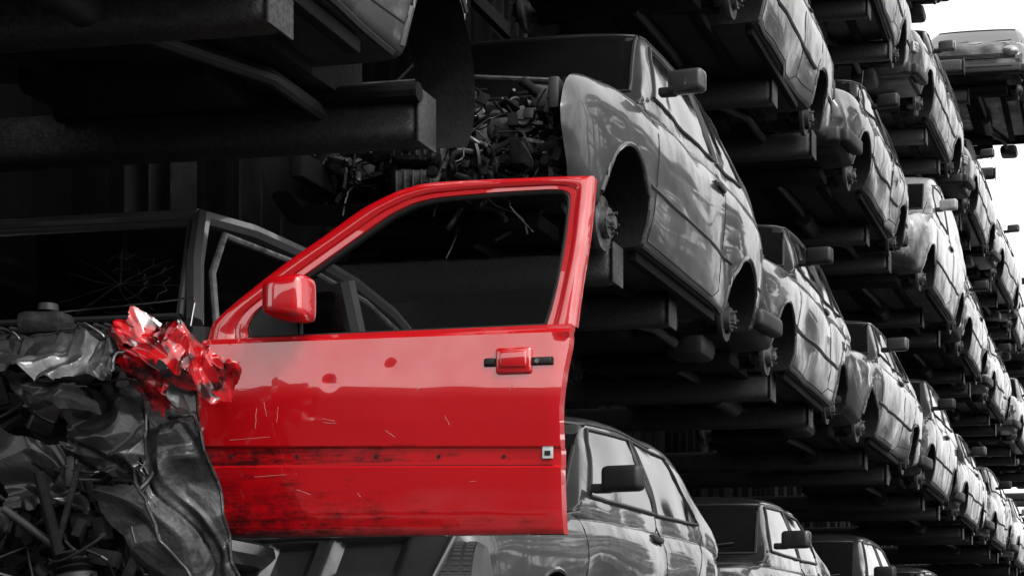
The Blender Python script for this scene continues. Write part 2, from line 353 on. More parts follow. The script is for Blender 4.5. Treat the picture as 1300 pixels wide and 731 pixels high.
        for s in (1,-1):
            x=s*.56; z=(zg0+zg1)/2+.005; y=yn+.0
            if seed%4==3: 
                lathe(bm,(x,y-.002,z),(0,-1,0),[(.01,.09),(.01,.001)],SE)
                hose(bm,(x,y+.02,z),(x+.05,y-.1,z-.15),.006,RU,.05,r); continue
            if S['lamp']=='round':
                lathe(bm,(x,y,z),(0,-1,0),[(-.02,.10),(.03,.10),(.034,.088),(.02,.084)],CH)
                lathe(bm,(x,y,z),(0,-1,0),[(.02,.085),(.034,.06),(.04,.03),(.042,.001)],LE)
            elif S['lamp']=='rect':
                box(bm,(x,y+.015,z),(.26,.09,.145),TR,.015); box(bm,(x,y-.01,z),(.235,.07,.12),LE,.018,(0,0,0),3)
                box(bm,(s*(w-.08),y+.05,z),(.08,.10,.12),LE,.02,(0,0,-s*.5))
            else:
                t=bmesh.new(); bmesh.ops.create_uvsphere(t,u_segments=20,v_segments=12,radius=1)
                append(bm,t,LE,Matrix.Translation((s*.55,y+.06,.40))@Matrix.Rotation(-s*.35,4,'Z')@Matrix.Diagonal((.13,.09,.085,1)))
        if not ob_:
            dn=lambda x,y:T.ray_cast(Vector((x,y,3)),Vector((0,0,-1)))[0]
            line(dn,[(-w+.17,yn+.12),(-w+.13,.33)],.0045,SE)
            line(dn,[(w-.17,yn+.12),(w-.13,.33)],.0045,SE)
            line(dn,[(-w+.17,yn+.12),(w-.17,yn+.12)],.0045,SE)
    if ob_: engine_fill(bm,-.55,.55,-.52,.20,.14,.52,50,seed+11)
    if S.get('open_bay'):
        box(bm,(-.05,-.10,.32),(.5,.30,.34),TR,.03); box(bm,(-.05,-.12,.53),(.46,.22,.07),ME,.02)
        for k in range(5): tube(bm,[(-.24+.09*k,-.24,.50),(-.24+.09*k,-.34,.50),(-.24+.09*k,-.40,.40),(-.24+.09*k,-.38,.28)],.018,ME,10)
        for (cx,cz,sx,sz) in ((-.02,.30,.20,.17),(0.0,.12,.22,.12),(-.03,.45,.15,.10)):
            box(bm,(cx,-.56,cz),(sx,.16,sz),ME,.03,(0,.06,.1))
            for k in range(5): box(bm,(cx-sx*.36+sx*.18*k,-.645,cz),(.009,.03,sz*.8),ME,.003)
        lathe(bm,(-.02,-.66,.30),(0,-1,.1),[(-.02,.055),(.02,.05),(.02,.03),(.04,.028),(.04,0)],ME,18)
        box(bm,(.36,-.44,.40),(.16,.12,.14),ME,.025,(0,.1,.2))
        box(bm,(.58,-.50,.50),(.15,.05,.10),ME,.015,(.2,.1,.2)); box(bm,(.66,-.60,.46),(.05,.20,.14),TR,.01,(0,0,.1))
        lathe(bm,(.50,-.60,.38),(0.2,-1,0),[(-.1,.0),(-.1,.06),(0,.06),(.0,.04),(.03,.035),(.03,0)],ME,18)
        for s in (1,-1): box(bm,(s*.52,-.45,.20),(.07,.6,.12),WE,.015)
        for s in (1,-1): lathe(bm,(s*.52,.02,.56),(0,0,1),[(-.3,.14),(0,.12),(.02,.10),(.02,.04),(.06,.035),(.06,0)],TR)
        engine_fill(bm,.10,.68,-.72,-.35,.06,.50,90,77,.75)
        engine_fill(bm,-.6,.2,-.6,-.2,.2,.56,60,78,.8)
        box(bm,(0,.28,.60),(1.3,.03,.22),WE,.005)
        box(bm,(0,.26,.71),(1.36,.10,.03),TR,.01)
        for k in range(7): hose(bm,(-.5+.16*k,-.1,.62),(-.4+.16*k,-.45,.56),.008,RU if k%3 else ME,.06,r)
        tube(bm,[(-.5,-.66,.56),(.3,-.66,.56),(.66,-.60,.54)],.010,ME,6)
    box(bm,(0,1.2,-.012),(.22,2.9,.05),WE,.01)
    tube(bm,[(.1,-.2,-.05),(.12,.6,-.04),(.1,1.6,-.05),(.3,2.2,-.03),(.32,wb+.15,-.05)],.03,TR,10)
    cyl(bm,(.11,.9,-.06),(.11,1.5,-.06),.075,TR,14)
    box(bm,(-.2,wb-.35,-.03),(.7,.35,.12),WE,.04)
    for s in (1,-1):
        box(bm,(s*(w-.14),1.2,-.02),(.05,1.6,.05),WE,.008); box(bm,(s*.42,1.1,-.01),(.08,2.2,.06),WE,.01)
    box(bm,(0,-.25,-.02),(1.0,.3,.08),WE,.02); cyl(bm,(-.7,wb,.0),(.7,wb,.0),.035,WE,10)
    yl=S['body'][-1][0]
    if not rearcut:
        box(bm,(.34,wb+.45,-.03),(.26,.35,.14),TR,.05)
        for s in (1,-1): box(bm,(s*.62,yl-.02,.52),(.26,.06,.16),TR,.015)
        box(bm,(0,yl+.02,.22),(1.5,.12,.12),RU,.03)
    else:
        for s in (1,-1):
            P_=[]
            for k in range(17):
                a=math.radians(95-140*k/16); P_.append((wb+.30*math.cos(a),.07+.30*math.sin(a)))
            v=[[bm.verts.new((s*x,y,z)) for x in (w-.26,w-.14,w-.06,w-.03)] for y,z in P_]
            for a,b in zip(v,v[1:]):
                for i in range(3): bm.faces.new((a[i],a[i+1],b[i+1],b[i])).material_index=WE
    if antenna: cyl(bm,(w-.12,.30,.66),(w-.09,.36,1.02),.0035,RU,6)
    bpy.data.meshes.remove(body); bpy.data.meshes.remove(gh)
    return finish(bm,'scrap_car',CM,32,link=False)
MESH={'hatch0':car_mesh('hatch',0),'hatch1':car_mesh('hatch',1,missing_hood=True,antenna=True,dent=.09),'sedan0':car_mesh('sedan',4),'sedan1':car_mesh('sedan',7,missing_hood=True,bumper=False,dent=.1),
 'mini0':car_mesh('mini',2),'mini1':car_mesh('mini',3,bumper=False,dent=.1),'coupe':car_mesh('coupe',6),'sedanc':car_mesh('sedan',8,rearcut=True),
 'estate0':car_mesh('estate',9),'van0':car_mesh('van',11,bumper=False),'hatch2':car_mesh('hatch',12,gone_door=True,dent=.1)}
SIDE=-2.43
def place(kind,pt,y,z,dx=0,yaw=0,roll=0,pitch=0,name='scrap_car'):
    ob=bpy.data.objects.new(name,MESH[kind]); COL.objects.link(ob)
    w={'h':.82,'s':.83,'m':.80,'c':.84,'e':.83,'v':.84}[kind[0]]
    ob.location=(SIDE-w+dx,y,z); ob.rotation_euler=(pitch,roll,yaw)
    ob.material_slots[0].link='OBJECT'; ob.material_slots[0].material=PAINTS[pt]
    return ob
TZ=[EYE+.0+2.035*k for k in range(7)]
def lv(k): return TZ[k]+.095
rad=math.radians
place('sedanc','silver',3.90,lv(1)-.03,-.0,rad(.5))
place('coupe','grey',8.78,lv(1),0,rad(-.8),name='stripped_car')
place('hatch0','mid',12.5,lv(1),.02,rad(.5))
place('sedan1','grey',16.1,lv(1),.06,rad(-1))
place('mini0','mid',20.1,lv(1),.08)
place('sedan0','mid',23.9,lv(1),.05)
place('hatch2','grey',7.6,lv(0)-.02,.0,rad(-.5)).data=MESH['hatch0']
place('sedan0','black',11.6,lv(0),.02)
place('mini0','dark',16.0,lv(0),.0)
place('hatch1','mid',20.,lv(0),.1)
place('sedan0','mid',3.4,lv(2)); place('hatch0','mid',7.6,lv(2))
place('sedan1','grey',11.55,lv(2),.0,rad(.4))
place('hatch1','mid',15.75,lv(2),.04)
place('van0','white',19.9,lv(2),.12,rad(-1))
place('mini1','silver',23.9,lv(2),.1)
kinds=['hatch0','hatch1','sedan0','sedan1','mini0','mini1','estate0','hatch2','van0','sedan0','estate0']
pts=['white','silver','grey','mid','silver','dark','grey']
YEND=[45,45,43,40,29,24]
for k in range(0,6):
    start={0:24.1,1:28.2,2:28.1}.get(k,3.2+R.uniform(-.4,.4)); y=start
    while y<YEND[k]-2:
        kk=R.choice(kinds)
        if kk=='van0' and R.random()<.6: kk='estate0'
        if not(k==4 and 23.5<y): place(kk,R.choice(pts if y>17 else ['mid','grey','dark','grey']),y,lv(k),R.uniform(-.05,.12),rad(R.uniform(-1.6,1.6)),rad(R.uniform(-1,1)))
        y+=R.uniform(4.15,4.6)
place('mini0','silver',27.0,lv(4),.62,rad(1))
# ---------------------------------------------------------------- rack
def rack(name,YS,XE,XC,tiers,yend,skip=lambda k,y:False):
    bm=bmesh.new(); sg=1 if XE>XC else -1
    for k in tiers:
        for yy in YS:
            if yy>yend[min(k,5)]+1.5 or skip(k,yy): continue
            dz=R.uniform(-.012,.012); xe=XE+R.uniform(-.03,.03)
            box(bm,((xe+XC)/2,yy,TZ[k]+dz),(abs(xe-XC),.15,.18),0,.045,(0,0,0),4)
            box(bm,(xe+.004*sg,yy,TZ[k]+dz),(.012,.165,.195),0,.004)
            box(bm,(XC+.1*sg,yy,TZ[k]-.13),(.25,.02,.12),1)
    H=TZ[max(tiers)]+1
    for yy in YS:
        hh=H if yy<28 else min(H,TZ[3]+.8)
        box(bm,(XC-.12*sg,yy,hh/2),(.012,.22,hh),1)
        for s in (-.125,.125): box(bm,(XC-.12*sg+s,yy,hh/2),(.016,.24,hh),1)
    for i in range(0,len(YS)-2,1):
        for z in (2.6,6.7):
            box(bm,(XC-.12*sg,(YS[i]+YS[i+1])/2,z),(.06,YS[i+1]-YS[i]-.25,.10),1)
    return finish(bm,name,[M_STEEL,M_STEEL2],30)
YS=[3.0,4.2,5.33,6.55,8.97,10.19,12.94,14.36,17.2,18.4]
y=21.3
while y<45: YS+=[y,y+1.25]; y+=4.1
rack('cantilever_storage_rack',YS,-2.6,-4.85,range(0,7),[47,47,45,42,31,24],lambda k,y:k==1 and y<4.5)
rack('cantilever_storage_rack',[19+2.05*i for i in range(13)],5.0,7.3,range(0,6),[99]*6)  # opposite rack out of view, sized with its cars to darken flank reflections
for k in range(6):
    y=20+R.random()*2
    while y<44:
        if R.random()<.85:
            kd=R.choice(kinds); ob=place(kd,R.choice(['mid','dark','grey','white','mid']),y,lv(k)); ob.location.x=5.8; 
        y+=R.uniform(4.1,4.8)
def corrugated(name,p0,p1,h,m,step=.09,amp=.02):
    bm=bmesh.new(); p0=Vector(p0);p1=Vector(p1); d=p1-p0; L=d.length; d.normalize(); nrm=Vector((-d.y,d.x,0)); n=int(L/step); prev=None
    for i in range(n+1):
        o=nrm*(amp if (i//2)%2 else -amp); a=p0+d*(i*step)+o
        v=(bm.verts.new(a),bm.verts.new(a+Vector((0,0,h))))
        if prev: bm.faces.new((prev[0],v[0],v[1],prev[1]))
        prev=v
    return finish(bm,name,[m],20,recalc=False)
M_WALL=mat('light_blocking_dark',.004,rough=.9,noise_amt=.5,nscale=1.5,ior=1.25)
corrugated('light_blocking_wall',(-5.6,4.0,0),(-5.6,50,0),15.5,M_WALL)  # added wall, blocks light so the rack interior stays dark
M_SCREEN=mat('reflection_screen',.035,rough=.7,noise_amt=.4,nscale=.8)
corrugated('unseen_reflection_screen',(-22,-15,0),(16,-15,0),7.6,M_SCREEN,.12,.025)  # unseen sheet added behind the camera to darken the lower door's reflection
# ---------------------------------------------------------------- ground
bm=bmesh.new()
N=60
g=[[None]*(N+1) for _ in range(N+1)]
for i in range(N+1):
    for j in range(N+1):
        a=(i/N*2-1); b=(j/N*2-1); x=math.copysign(abs(a)**3,a)*900; yy=math.copysign(abs(b)**3,b)*900
        g[i][j]=bm.verts.new((x,yy,noise.noise(Vector((x*.3,yy*.3,0)))*.03))
for i in range(N):
    for j in range(N): bm.faces.new((g[i][j],g[i+1][j],g[i+1][j+1],g[i][j+1]))
M_GR=mat('yard_ground',.05,rough=.9,noise_amt=.5,nscale=.7,bump=.5,bscale=12)
finish(bm,'ground',[M_GR],60,recalc=False)
# ---------------------------------------------------------------- red door
RED=(.47,.002,.006)
def red_mat():
    m=mat('red_door_paint',RED,rough=.28,coat=1.0,bump=.012,bscale=5)
    nt=m.node_tree; b=nt.nodes['Principled BSDF']; b.inputs['Coat IOR'].default_value=1.95; b.inputs['Coat Roughness'].default_value=.010
    tc=[n for n in nt.nodes if n.type=='TEX_COORD'][0]
    sp=nt.nodes.new('ShaderNodeSeparateXYZ'); nt.links.new(tc.outputs['Object'],sp.inputs[0])
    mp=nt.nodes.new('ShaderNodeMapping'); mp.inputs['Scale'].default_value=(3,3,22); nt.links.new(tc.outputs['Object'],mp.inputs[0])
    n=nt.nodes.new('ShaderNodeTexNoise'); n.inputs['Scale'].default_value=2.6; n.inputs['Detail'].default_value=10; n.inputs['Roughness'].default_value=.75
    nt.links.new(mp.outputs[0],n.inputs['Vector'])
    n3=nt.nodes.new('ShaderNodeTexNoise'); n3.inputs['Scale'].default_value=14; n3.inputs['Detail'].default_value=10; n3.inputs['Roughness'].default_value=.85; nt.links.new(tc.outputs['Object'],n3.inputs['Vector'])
    mr=nt.nodes.new('ShaderNodeMapRange'); mr.inputs['From Min'].default_value=0; mr.inputs['From Max'].default_value=.28; mr.inputs['To Min'].default_value=.15; mr.inputs['To Max'].default_value=-.025  # scuffs along the bottom, deepened to paint in the dark ground's reflection
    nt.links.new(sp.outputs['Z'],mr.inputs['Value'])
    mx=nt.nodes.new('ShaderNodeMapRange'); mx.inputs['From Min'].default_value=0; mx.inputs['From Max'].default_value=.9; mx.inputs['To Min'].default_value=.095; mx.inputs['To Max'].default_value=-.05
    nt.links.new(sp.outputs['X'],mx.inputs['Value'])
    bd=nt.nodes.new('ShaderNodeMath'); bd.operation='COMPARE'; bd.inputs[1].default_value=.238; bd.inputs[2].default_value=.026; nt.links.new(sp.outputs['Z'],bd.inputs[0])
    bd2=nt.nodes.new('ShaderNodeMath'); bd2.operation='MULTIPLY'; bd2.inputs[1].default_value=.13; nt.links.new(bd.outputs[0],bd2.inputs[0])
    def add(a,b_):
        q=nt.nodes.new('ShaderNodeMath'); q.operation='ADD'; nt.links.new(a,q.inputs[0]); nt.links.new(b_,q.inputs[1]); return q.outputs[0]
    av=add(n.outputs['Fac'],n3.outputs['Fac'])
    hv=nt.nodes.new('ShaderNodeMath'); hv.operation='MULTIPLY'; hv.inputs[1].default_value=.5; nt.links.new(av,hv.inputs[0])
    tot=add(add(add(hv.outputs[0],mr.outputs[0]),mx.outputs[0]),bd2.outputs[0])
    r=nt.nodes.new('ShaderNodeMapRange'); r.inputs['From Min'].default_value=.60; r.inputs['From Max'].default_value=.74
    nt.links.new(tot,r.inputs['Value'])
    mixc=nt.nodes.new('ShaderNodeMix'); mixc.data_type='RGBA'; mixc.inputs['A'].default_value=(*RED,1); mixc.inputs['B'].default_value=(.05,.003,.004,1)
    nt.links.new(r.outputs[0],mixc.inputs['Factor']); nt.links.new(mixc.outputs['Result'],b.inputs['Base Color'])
    n4=nt.nodes.new('ShaderNodeTexNoise'); n4.inputs['Scale'].default_value=5; n4.inputs['Detail'].default_value=12; n4.inputs['Roughness'].default_value=.8; nt.links.new(tc.outputs['Object'],n4.inputs['Vector'])
    r4=nt.nodes.new('ShaderNodeMapRange'); r4.inputs['From Min'].default_value=.4; r4.inputs['From Max'].default_value=.7; r4.inputs['To Min'].default_value=1.; r4.inputs['To Max'].default_value=.65; nt.links.new(n4.outputs['Fac'],r4.inputs['Value'])
    cw=nt.nodes.new('ShaderNodeMapRange'); cw.inputs['To Min'].default_value=1; cw.inputs['To Max'].default_value=.3; nt.links.new(r.outputs[0],cw.inputs['Value'])
    ml=nt.nodes.new('ShaderNodeMath'); ml.operation='MULTIPLY'; nt.links.new(cw.outputs[0],ml.inputs[0]); nt.links.new(r4.outputs[0],ml.inputs[1]); nt.links.new(ml.outputs[0],b.inputs['Coat Weight'])
    return m
M_RED=red_mat()
def tinted(name,t,ior):
    m=bpy.data.materials.new(name); m.use_nodes=True
    nt=m.node_tree; nt.nodes.remove(nt.nodes['Principled BSDF']); o=nt.nodes['Material Output']
    tr=nt.nodes.new('ShaderNodeBsdfTransparent'); tr.inputs[0].default_value=(t,t,t,1)
    gl=nt.nodes.new('ShaderNodeBsdfGlossy'); gl.inputs['Roughness'].default_value=.03
    fr=nt.nodes.new('ShaderNodeFresnel'); fr.inputs['IOR'].default_value=ior
    mi_=nt.nodes.new('ShaderNodeMixShader'); nt.links.new(fr.outputs[0],mi_.inputs[0]); nt.links.new(tr.outputs[0],mi_.inputs[1]); nt.links.new(gl.outputs[0],mi_.inputs[2]); nt.links.new(mi_.outputs[0],o.inputs[0])
    return m
M_CLEAR=tinted('tinted_glass',.5,1.15); M_WS=tinted('windscreen_glass',.5,1.12)
M_SCR=mat('scratch_primer',(.42,.20,.20),rough=.7)
DM=[M_RED,M_RUB,M_CLEAR,M_CHR,M_SEAM,M_SCR,mat('paper_tag',.55,rough=.7,noise_amt=.3,nscale=80),M_TRIM]
DX,DY=-2.905,5.45
V0=.455
def uv(px,py):   # door template drawing units -> metres
    u=(px-248)/399.; v=(870-py)/(415+14*u); return u,v-V0
def interp(tab,x):
    if x>=tab[0][0]: return tab[0][1]
    for (a,va),(b,vb) in zip(tab,tab[1:]):
        if x>=b: 
            t=(x-b)/(a-b); return vb+(va-vb)*t
    return tab[-1][1]
NP=[(681,-.022),(678,-.008),(672,.002),(655,.012),(620,.021),(594,.027),(591,.020),(570,.021),(567,.031),(535,.038),(505,.0425),(497,.0425),(490,.0418),(470,.038),(445,.0338),(440,.0325),(437,.024),(434,.022),(431,.012),(426,.010),(412,.010),(210,-.022)]
def ndep(px,py):
    n=interp(NP,py)
    w=min(1,max(0,(680-py)/60))
    n+=noise.noise(Vector((px*.006,py*.010,3.1)))*.0028*w+noise.noise(Vector((px*.02,py*.03,8.)))*.0005
    for cx,cy,s,a in ((430,489,5,-.004),(507,470,3.5,-.0022),(300,470,30,-.004),(268,520,18,-.010),(280,640,24,-.014),(340,655,30,-.006),(440,540,30,-.002),(590,486,22,.0012),(360,486,18,-.0012)):
        n+=a*math.exp(-((px-cx)**2+(py-cy)**2)/(2*s*s))
    if px<275: n-=((275-px)/25)**2*.012
    if px>700 and py>440: n-=((px-700)/16)**2*.004
    return n
LE_=[(681,290),(676,279),(668,272),(640,266),(600,261),(570,258),(530,254),(500,251),(480,250),(465,253),(448,258),(433,262),(400,268)]
RE_=[(681,716),(600,716),(520,716),(470,721),(440,726),(412,728)]
bm=bmesh.new()
def P(px,py,n): u,v=uv(px,py); return Vector((u,-n,v))
rows=sorted(set([681,679.5,678,675,672,668]+[664-6*i for i in range(12)]+[594,593,592,591,590,585,580,575,571,570,569,568,567,566]+[560-4*i for i in range(31)]+[438,437,436,435,434,433]),reverse=True)
rows=[r_ for r_ in rows if r_>=433]
nc=130; G=[]
for ri,py in enumerate(rows):
    t=max(0,(470-py)/37.) ; row=[]
    l=interp(LE_,py)+noise.noise(Vector((py*.06,1,1)))*2.5; rr=interp(RE_,py)
    for i in range(nc+1):
        px=l+(rr-l)*i/nc
        top=432.7-(px-262)*.0444
        p2=py if py>470 else 470-(470-top)*t
        if i==nc: px=interp(RE_,p2)
        ys=680+ (px-290)*-.0117
        p2=min(p2,ys+ (1.5 if py>=681 else 0)-(681-py)*.1) if py>670 else p2
        row.append(bm.verts.new(P(px,p2,ndep(px,py if py<470 else p2))))
    G.append(row)
for a,b in zip(G,G[1:]):
    for i in range(nc): bm.faces.new((a[i],a[i+1],b[i+1],b[i]))
def flange(vs,d=.045,mi=0):
    bk=[bm.verts.new(v.co+Vector((0,d,0))) for v in vs]
    for i in range(len(vs)-1):
        f=bm.faces.new((vs[i],bk[i],bk[i+1],vs[i+1])); f.material_index=mi
flange(G[0]); flange([r_[0] for r_ in G]); flange([r_[-1] for r_ in G])
inner=[(322,430),(319,415),(330,396),(365,369),(400,345),(460,301),(500,272),(530,257),(560,250),(640,243),(712,239),(722,247),(716,310),(708,360),(700,395),(694,413.5)]
outer=[(262,432.7),(268,412),(284,396),(320,366),(360,334),(410,299),(460,262),(500,241),(532,230),(570,226),(712,220),(748,219),(742,300),(735,350),(731,385),(728,412)]
def dens(a,k=5):
    o=[]
    for (x,y),(x2,y2) in zip(a,a[1:]): o+=[(x+(x2-x)*i/k,y+(y2-y)*i/k) for i in range(k)]
    return o+[a[-1]]
I=dens(inner);O=dens(outer)
def smooth(a,keep):
    b=a[:]
    for _ in range(2):
        c=b[:]
        for i in range(1,len(b)-1):
            if i in keep: continue
            c[i]=((b[i-1][0]+2*b[i][0]+b[i+1][0])/4,(b[i-1][1]+2*b[i][1]+b[i+1][1])/4)
        b=c
    return b
I=smooth(I,{});O=smooth(O,{55})
cs=[(0,-.016),(.05,-.004),(.15,.003),(.32,.0065),(.5,.0055),(.6,.0025),(.65,-.003),(.70,.0005),(.9,.0),(1,-.012)]
F=[]
for (ox,oy),(ix,iy) in zip(O,I):
    F.append([bm.verts.new(P(ox+(ix-ox)*t,oy+(iy-oy)*t,ndep(ox+(ix-ox)*t,min(431,oy+(iy-oy)*t))+c)) for t,c in cs])
for a,b in zip(F,F[1:]):
    for i in range(len(cs)-1): bm.faces.new((a[i],a[i+1],b[i+1],b[i]))
flange([r_[0] for r_ in F]); flange([r_[-1] for r_ in F],.03,1)
tube(bm,[P(x,y,ndep(x,min(y,426))-.012) for x,y in I],.009,1,8)
tube(bm,[P(x,y,.010)for x,y in [(320,431),(400,427.5),(500,423),(600,418.6),(696,414.4)]],.008,1,8)
tube(bm,[P(x,y,.0195)for x,y in [(322,433),(400,429.5),(500,425.2),(600,420.6),(696,416.5)]],.0022,3,6)
f=bm.faces.new([bm.verts.new(P(x,y,ndep(x,min(y,426))-.02)) for x,y in I[::2]]+[]); f.material_index=2
f=bm.faces.new([bm.verts.new(P(x,y,-.05)) for x,y in [(290,676),(270,600),(258,500),(270,440),(322,432),(694,416),(722,414),(712,500),(712,670)]]); f.material_index=7
tube(bm,[P(x,y,-.01) for x,y in [(384,427),(383,366)]],.007,1,6)
sail=[(322,428),(321,412),(334,395),(378,364),(384,426)]
f=bm.faces.new([bm.verts.new(P(x,y,.006)) for x,y in sail]); f.material_index=1
u,v=uv(389,387)
t=bmesh.new(); bmesh.ops.create_cube(t,size=1); bmesh.ops.subdivide_edges(t,edges=t.edges[:],cuts=2,use_grid_fill=True)
for q in t.verts:
    q.co=Vector((q.co.x*.142,q.co.y*.12,q.co.z*.142))
    if q.co.x<-.05: q.co.z*=.72; q.co.y*=.75
    if q.co.x<.0: q.co.z*=.94
    if q.co.y<-.05: q.co.z*=.84; q.co.x*=.85
for _ in range(2): bmesh.ops.subdivide_edges(t,edges=t.edges[:],cuts=1,use_grid_fill=True); [bmesh.ops.smooth_vert(t,verts=t.verts[:],factor=.5,use_axis_x=True,use_axis_y=True,use_axis_z=True) for _ in range(3)]
append(bm,t,0,Matrix.Translation((u,-.10,v)))
box(bm,(u+.053,-.10,v),(.020,.075,.084),1,.009); box(bm,(u+.0,-.03,v-.03),(.07,.08,.04),1,.015)
def quadbox(x0,y0,x1,y1,n,th,mi,bev):
    a=P(x0,y0,n); b=P(x1,y1,n); c=(a+b)/2; box(bm,c,(abs(b.x-a.x),th,abs(b.z-a.z)),mi,bev,seg=3)
hn=ndep(660,460)
quadbox(624,468,709,455,hn+.002,.010,4,.003)
quadbox(639,478,683,443,hn+.004,.022,0,.010)
quadbox(645,470,678,448,hn+.014,.014,0,.006)
quadbox(685,465,707,456,hn+.006,.008,1,.003)
quadbox(626,466,637,457,hn+.006,.008,1,.003)
lathe(bm,P(690,461,hn+.010),(0,-1,0),[(0,.008),(.004,.007),(.004,0)],3,14)
for x in (270,300,385,486,565,646): lathe(bm,P(x,580,.0225),(0,-1,0),[(0,.006),(.0008,.005),(.0008,0)],4,12)
quadbox(694,583,707,566,.026,.004,6,.001)
quadbox(697,579,704,573,.029,.002,4,.0005)
for a,b in (((336,520),(334,545)),((346,513),(349,530)),((364,518),(362,538)),((500,548),(512,556)),((420,533),(436,536)),((422,538),(438,539)),((462,626),(466,631)),((655,500),(661,486)),((300,560),(352,556)),((575,530),(581,541)),((604,612),(612,611)),((384,622),(402,628)),((540,498),(546,494)),((330,606),(371,603))):
    pp=[(a[0]+(b[0]-a[0])*k/6+math.sin(k*2.1)*.6,a[1]+(b[1]-a[1])*k/6) for k in range(7)]
    tube(bm,[P(x,y,ndep(x,y)+.0001) for x,y in pp],.0007,5,5)
tube(bm,[P(x,568.5-(x-260)*.004,ndep(x,569)-.001) for x in range(262,712,10)],.0024,4,6)
tube(bm,[P(x,592.5-(x-260)*.004,ndep(x,592)-.0015) for x in range(266,712,10)],.0016,4,6)
door=finish(bm,'car_door',DM,30)
door.location=(DX,DY,EYE+V0)
# ---------------------------------------------------------------- wrecked car behind the door
wreck=bpy.data.objects.new('wrecked_car',None); COL.objects.link(wreck)
def W(x,y,z): return Vector((x,y,EYE+z))
bm=bmesh.new()
prof=[(5.80,1.535),(5.9,1.55),(6.3,1.575),(6.8,1.57),(7.2,1.53),(7.45,1.42),(7.8,1.05)]
xs=[-3.06,-3.10,-3.2,-3.7,-4.2,-4.3]; zo=[-.03,-.005,.0,.02,.0,-.03]
g=[[bm.verts.new(W(x,y,z+o)) for x,o in zip(xs,zo)] for y,z in prof]
for a,b in zip(g,g[1:]):
    for i in range(5): bm.faces.new((a[i],a[i+1],b[i+1],b[i])).material_index=0
def rail(pts,r,m,rs=None): tube(bm,[W(*p) for p in pts],r,m,8)
rail([(-3.08,5.80,1.53),(-4.3,5.80,1.53)],.022,PA)
rail([(-2.90,5.43,1.10),(-3.0,5.62,1.33),(-3.07,5.80,1.52),(-3.05,6.1,1.545),(-3.04,6.5,1.55),(-3.03,6.9,1.53),(-3.0,7.2,1.47),(-2.95,7.45,1.34),(-2.9,7.62,1.16),(-2.86,7.7,1.0)],.03,PA)
rail([(-2.86,5.50,1.08),(-2.97,5.68,1.31),(-3.03,5.88,1.48),(-3.0,6.4,1.49),(-2.98,6.9,1.46),(-2.93,7.2,1.36),(-2.88,7.45,1.18)],.012,ME)
rail([(-2.95,6.65,1.48),(-2.88,6.72,1.05),(-2.88,6.75,.4)],.04,TR)
rail([(-2.88,5.50,.42),(-2.88,6.7,.40),(-2.88,7.0,.5)],.05,PA)
rail([(-2.90,5.47,1.10),(-2.92,5.50,.8),(-2.90,5.50,.42)],.045,PA)
box(bm,W(-2.9,7.4,.72),(.06,1.1,.75),PA,.03)
box(bm,W(-3.65,5.44,1.06),(1.5,.22,.04),TR,.015); 
for k in range(28): box(bm,W(-2.98-.035*k,5.36,1.085),(.012,.12,.012),RU,.003)
box(bm,W(-3.65,5.56,.95),(1.45,.3,.22),RU,.06)
box(bm,W(-3.65,5.5,.6),(1.45,.04,.75),WE,.01)
rail([(-4.35,5.45,1.1),(-4.27,5.80,1.52)],.03,PA)
box(bm,W(-4.3,6.6,.8),(.05,1.9,.85),WE,.02); box(bm,W(-4.26,6.6,1.3),(.03,1.5,.4),WE,.02)
for sx in (-3.3,-4.0):
    box(bm,W(sx,6.55,.85),(.46,.14,.66),WE,.06,(.2,0,0)); box(bm,W(sx,6.3,.5),(.48,.5,.16),WE,.06); box(bm,W(sx,6.66,1.25),(.26,.09,.17),WE,.04)
lathe(bm,W(-3.35,5.86,1.02),(0,1,.4),[(0,.185),(.014,.195),(.028,.185),(.014,.172),(0,.185)],RU,30)
rail([(-2.93,5.40,1.12),(-3.1,5.78,1.50),(-4.24,5.78,1.50),(-4.3,5.40,1.12),(-2.93,5.40,1.12)],.012,RU)
rail([(-3.3,5.28,1.12),(-2.95,5.30,1.145),(-2.83,5.30,1.155),(-2.832,5.31,1.14),(-2.84,5.30,1.07)],.003,CH)
wf=finish(bm,'body_frame',CM,35,parent=wreck)
wf.material_slots[0].link='OBJECT'; wf.material_slots[0].material=PAINTS['mid']
bm=bmesh.new()
q=[W(-2.94,5.42,1.12),W(-3.10,5.79,1.51),W(-4.24,5.79,1.51),W(-4.3,5.42,1.12)]
f=bm.faces.new([bm.verts.new(p) for p in q])
r=random.Random(5); c0=q[0].lerp(q[3],.17).lerp(q[1].lerp(q[2],.17),.35); up=(q[1]-q[0]).normalized(); rt=(q[3]-q[0]).normalized(); nrm=rt.cross(up).normalized(); 
if nrm.y>0: nrm=-nrm
for k in range(11):
    a=k*2*math.pi/11+r.uniform(-.2,.2); p=c0.copy(); pl=[p+nrm*.004]
    for s in range(7):
        a+=r.uniform(-.18,.18); p=p+(rt*math.cos(a)+up*math.sin(a))*.03; pl.append(p+nrm*.004)
    tube(bm,pl,.0004,1,4)
for rr in (.09,.16): tube(bm,[c0+nrm*.004+(rt*math.cos(a*.2)+up*math.sin(a*.2))*rr*(1+.1*math.sin(a*3.)) for a in range(6,26)],.0004,1,4)
finish(bm,'cracked_windscreen',[M_WS,M_TRIM],30,parent=wreck)
M_REDC=mat('red_fender_paint',(.42,.002,.005),rough=.28,coat=.6,noise_amt=.92,nscale=11,dark=(.025,.001,.002),p0=.42,p1=.54)
M_GALV=mat('torn_sheet_metal',.075,rough=.32,metal=.45,coat=.3,noise_amt=.85,nscale=8,bump=.25,bscale=45,rough_var=.3)
M_PALE=mat('dirty_inner_panel',.04,rough=.45,metal=.3,coat=.2,noise_amt=.85,nscale=9,bump=.5,bscale=40,p0=.35,p1=.65,rough_var=.3)
